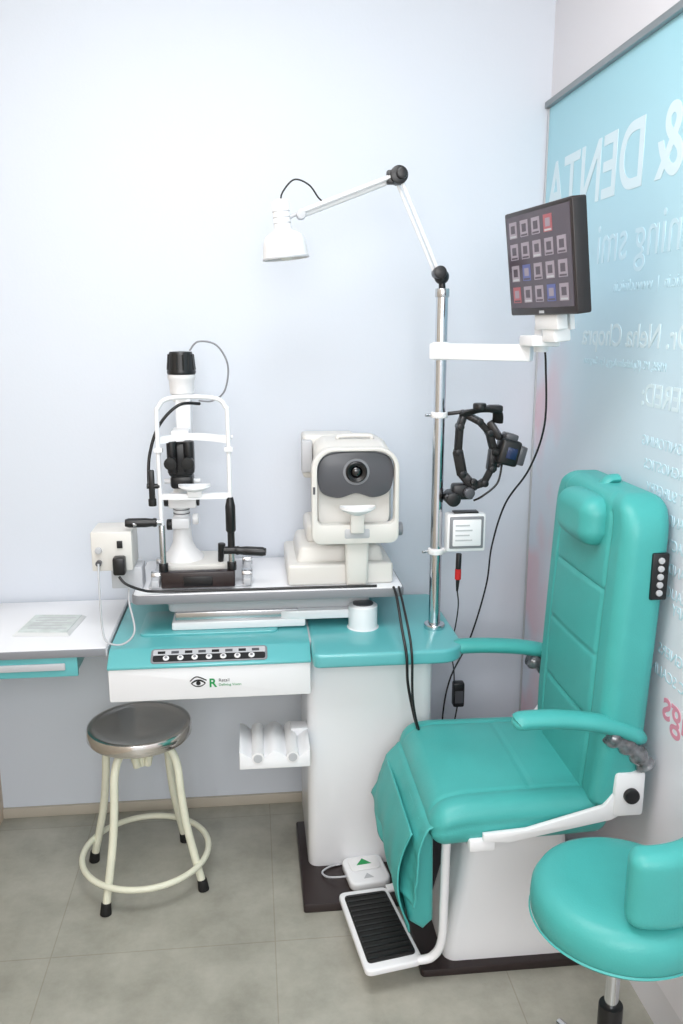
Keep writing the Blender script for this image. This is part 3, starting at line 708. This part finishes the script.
def cloth(name,fn,NU=60,NV=40):
    bm=bmesh.new(); G=[[bm.verts.new(fn(i/NU,j/NV)) for j in range(NV+1)] for i in range(NU+1)]
    for i in range(NU):
        for j in range(NV): bm.faces.new((G[i][j],G[i+1][j],G[i+1][j+1],G[i][j+1]))
    o=fin(name,bm,M_tealcloth,pc,ang=80)
    so=o.modifiers.new('thick','SOLIDIFY'); so.thickness=.004
def low(u,v):
    y=1.748+.345*u
    z=.44-(.265-.02*u)*v
    x=.355-.040*math.sin(min(1,v*1.1)*math.pi*.8)+.004*math.sin(u*18+v*3)*v+.022*v*v-.004
    return V((x,y+.005*math.sin(v*7),z+.005*math.sin(u*9)*v))
cloth('leg_cover_lower',low)
def flap(u,v):
    y=1.712+(2.125-1.712)*u
    ln=.20+.02*math.sin(u*3.0)-.04*u
    z=.488-ln*v-.01*min(1,v*4)
    x=.392-.030*min(1,v*4)**.7-(.022+.038*u)*v+.006*math.sin(u*13+v*2)*v+.003*math.sin(u*27)*v*v
    y+=.035*v*(u-.45)+.005*math.sin(v*8+u*5)*v
    if v<.08: x+=.03*(1-v/.08); z+=.004
    return V((x+.004*noise.noise(V((u*6,v*6,0))),y,z))
cloth('leg_cover_flap',flap)
FR=[(.205,2.045),(.342,2.06),(.390,1.772),(.243,1.745)]
def shrink(P,k):
    c=V((sum(p[0] for p in P)/4,sum(p[1] for p in P)/4)); return [tuple(c+(V(p)-c)*k) for p in P]
def roundpoly(P,r,n=5):
    out=[];N=len(P)
    for i in range(N):
        p=V(P[i]);a=(V(P[i-1])-p).normalized()*r;b_=(V(P[(i+1)%N])-p).normalized()*r
        for k in range(n+1):
            t=k/n; out.append(tuple((p+a)*(1-t)**2+p*2*t*(1-t)+(p+b_)*t**2))
    return out
prism('footrest_plate',roundpoly(FR,.02),'XY',.06,.078,M_white,pc,bev=.005,seg=3)
prism('footrest_mat',roundpoly(shrink(FR,.84),.012),'XY',.077,.084,M_rubber,pc,bev=.002)
a0,a1,a2,a3=[V((p[0],p[1],.0845)) for p in shrink(FR,.78)]
for k in range(13):
    t=k/12
    beam('mat_rib_%d'%k,a0.lerp(a3,t),a1.lerp(a2,t),.006,.003,M_black,pc,bev=0)
tube('footrest_bar_near',[(.375,1.775,.075),(.41,1.772,.085),(.432,1.77,.13),(.435,1.77,.25),(.437,1.77,.40),(.45,1.775,.43)],.011,M_white,pc,n=14)
tube('footrest_bar_far',[(.34,2.05,.075),(.40,2.06,.085),(.43,2.06,.13),(.435,2.06,.25),(.437,2.06,.40),(.45,2.06,.43)],.011,M_white,pc,n=14)
box('leg_hinge',.42,.50,1.78,2.06,.40,.435,M_white,pc,bev=.006)

# ------------------------------------------------------------------ doctor stool
ds=empty('swivel_stool',(.69,1.39,0))
dc=V((.690,1.39,0))
lathe('seat',[(0,.548),(.10,.552),(.14,.549),(.158,.540),(.168,.522),(.170,.50),(.168,.478),(.160,.462),(.145,.455),(0,.455)],dc,M_teal,ds,n=72,ang=70)
lathe('seat_piping',[(.1685,.470),(.1715,.473),(.1685,.476)],dc,M_teal,ds,n=72)
lathe('seat_plate',[(0,.456),(.09,.456),(.09,.446),(0,.446)],dc,M_black,ds)
lathe('gas_lift_cover',[(0,.448),(.026,.448),(.028,.40),(.024,.39),(0,.39)],dc,M_black,ds)
cyl('gas_lift',dc+V((0,0,.24)),dc+V((0,0,.40)),.014,M_chrome,ds)
cyl('outer_column',dc+V((0,0,.08)),dc+V((0,0,.27)),.024,M_black,ds,bev=.003)
lathe('hub',[(0,.12),(.035,.12),(.04,.10),(.04,.075),(0,.07)],dc,M_chrome,ds)
for i in range(5):
    t=2*math.pi*i/5+.5; D=V((math.cos(t),math.sin(t),0))
    tube('leg_%d'%i,[dc+D*.03+V((0,0,.098)),dc+D*.10+V((0,0,.09)),dc+D*.175+V((0,0,.066))],.012,M_chrome,ds,rf=lambda t:1.1-.35*t)
    c0=dc+D*.172
    cyl('castor_stem_%d'%i,c0+V((0,0,.04)),c0+V((0,0,.07)),.005,M_steel,ds)
    s_=V((-D.y,D.x,0))
    for k in (-1,1):
        cyl('castor_wheel_%d_%d'%(i,(k+1)//2),c0+s_*(k*.004)+V((0,0,.022)),c0+s_*(k*.013)+V((0,0,.022)),.022,M_black,ds,bev=.002)
def bk_def(p,u):
    R=.155; ang=p.x/R
    r=R+p.y+.006*(1-u.x**2)
    return V((r*math.sin(ang),-r*math.cos(ang),p.z*(1-.08*u.x**2)))
cushion('back_cushion',(.14,.030,.078),.024,M_teal,ds,Matrix.Translation((.690,1.42,.628))@Matrix.Rotation(math.radians(34),4,'Z'),N=(50,12,26),deform=bk_def)
beam('back_stay',(.76,1.33,.45),(.79,1.29,.56),.03,.008,M_black,ds)

# ------------------------------------------------------------------ camera
cd=bpy.data.cameras.new('camera'); c=bpy.data.objects.new('camera',cd); COL.objects.link(c)
c.location=(0,0,1.6); c.rotation_euler=(math.radians(90-12.4),0,math.radians(-6)); cd.sensor_fit='VERTICAL'; cd.sensor_height=36; cd.lens=36*850/1024
cd.clip_start=.05
S.camera=c
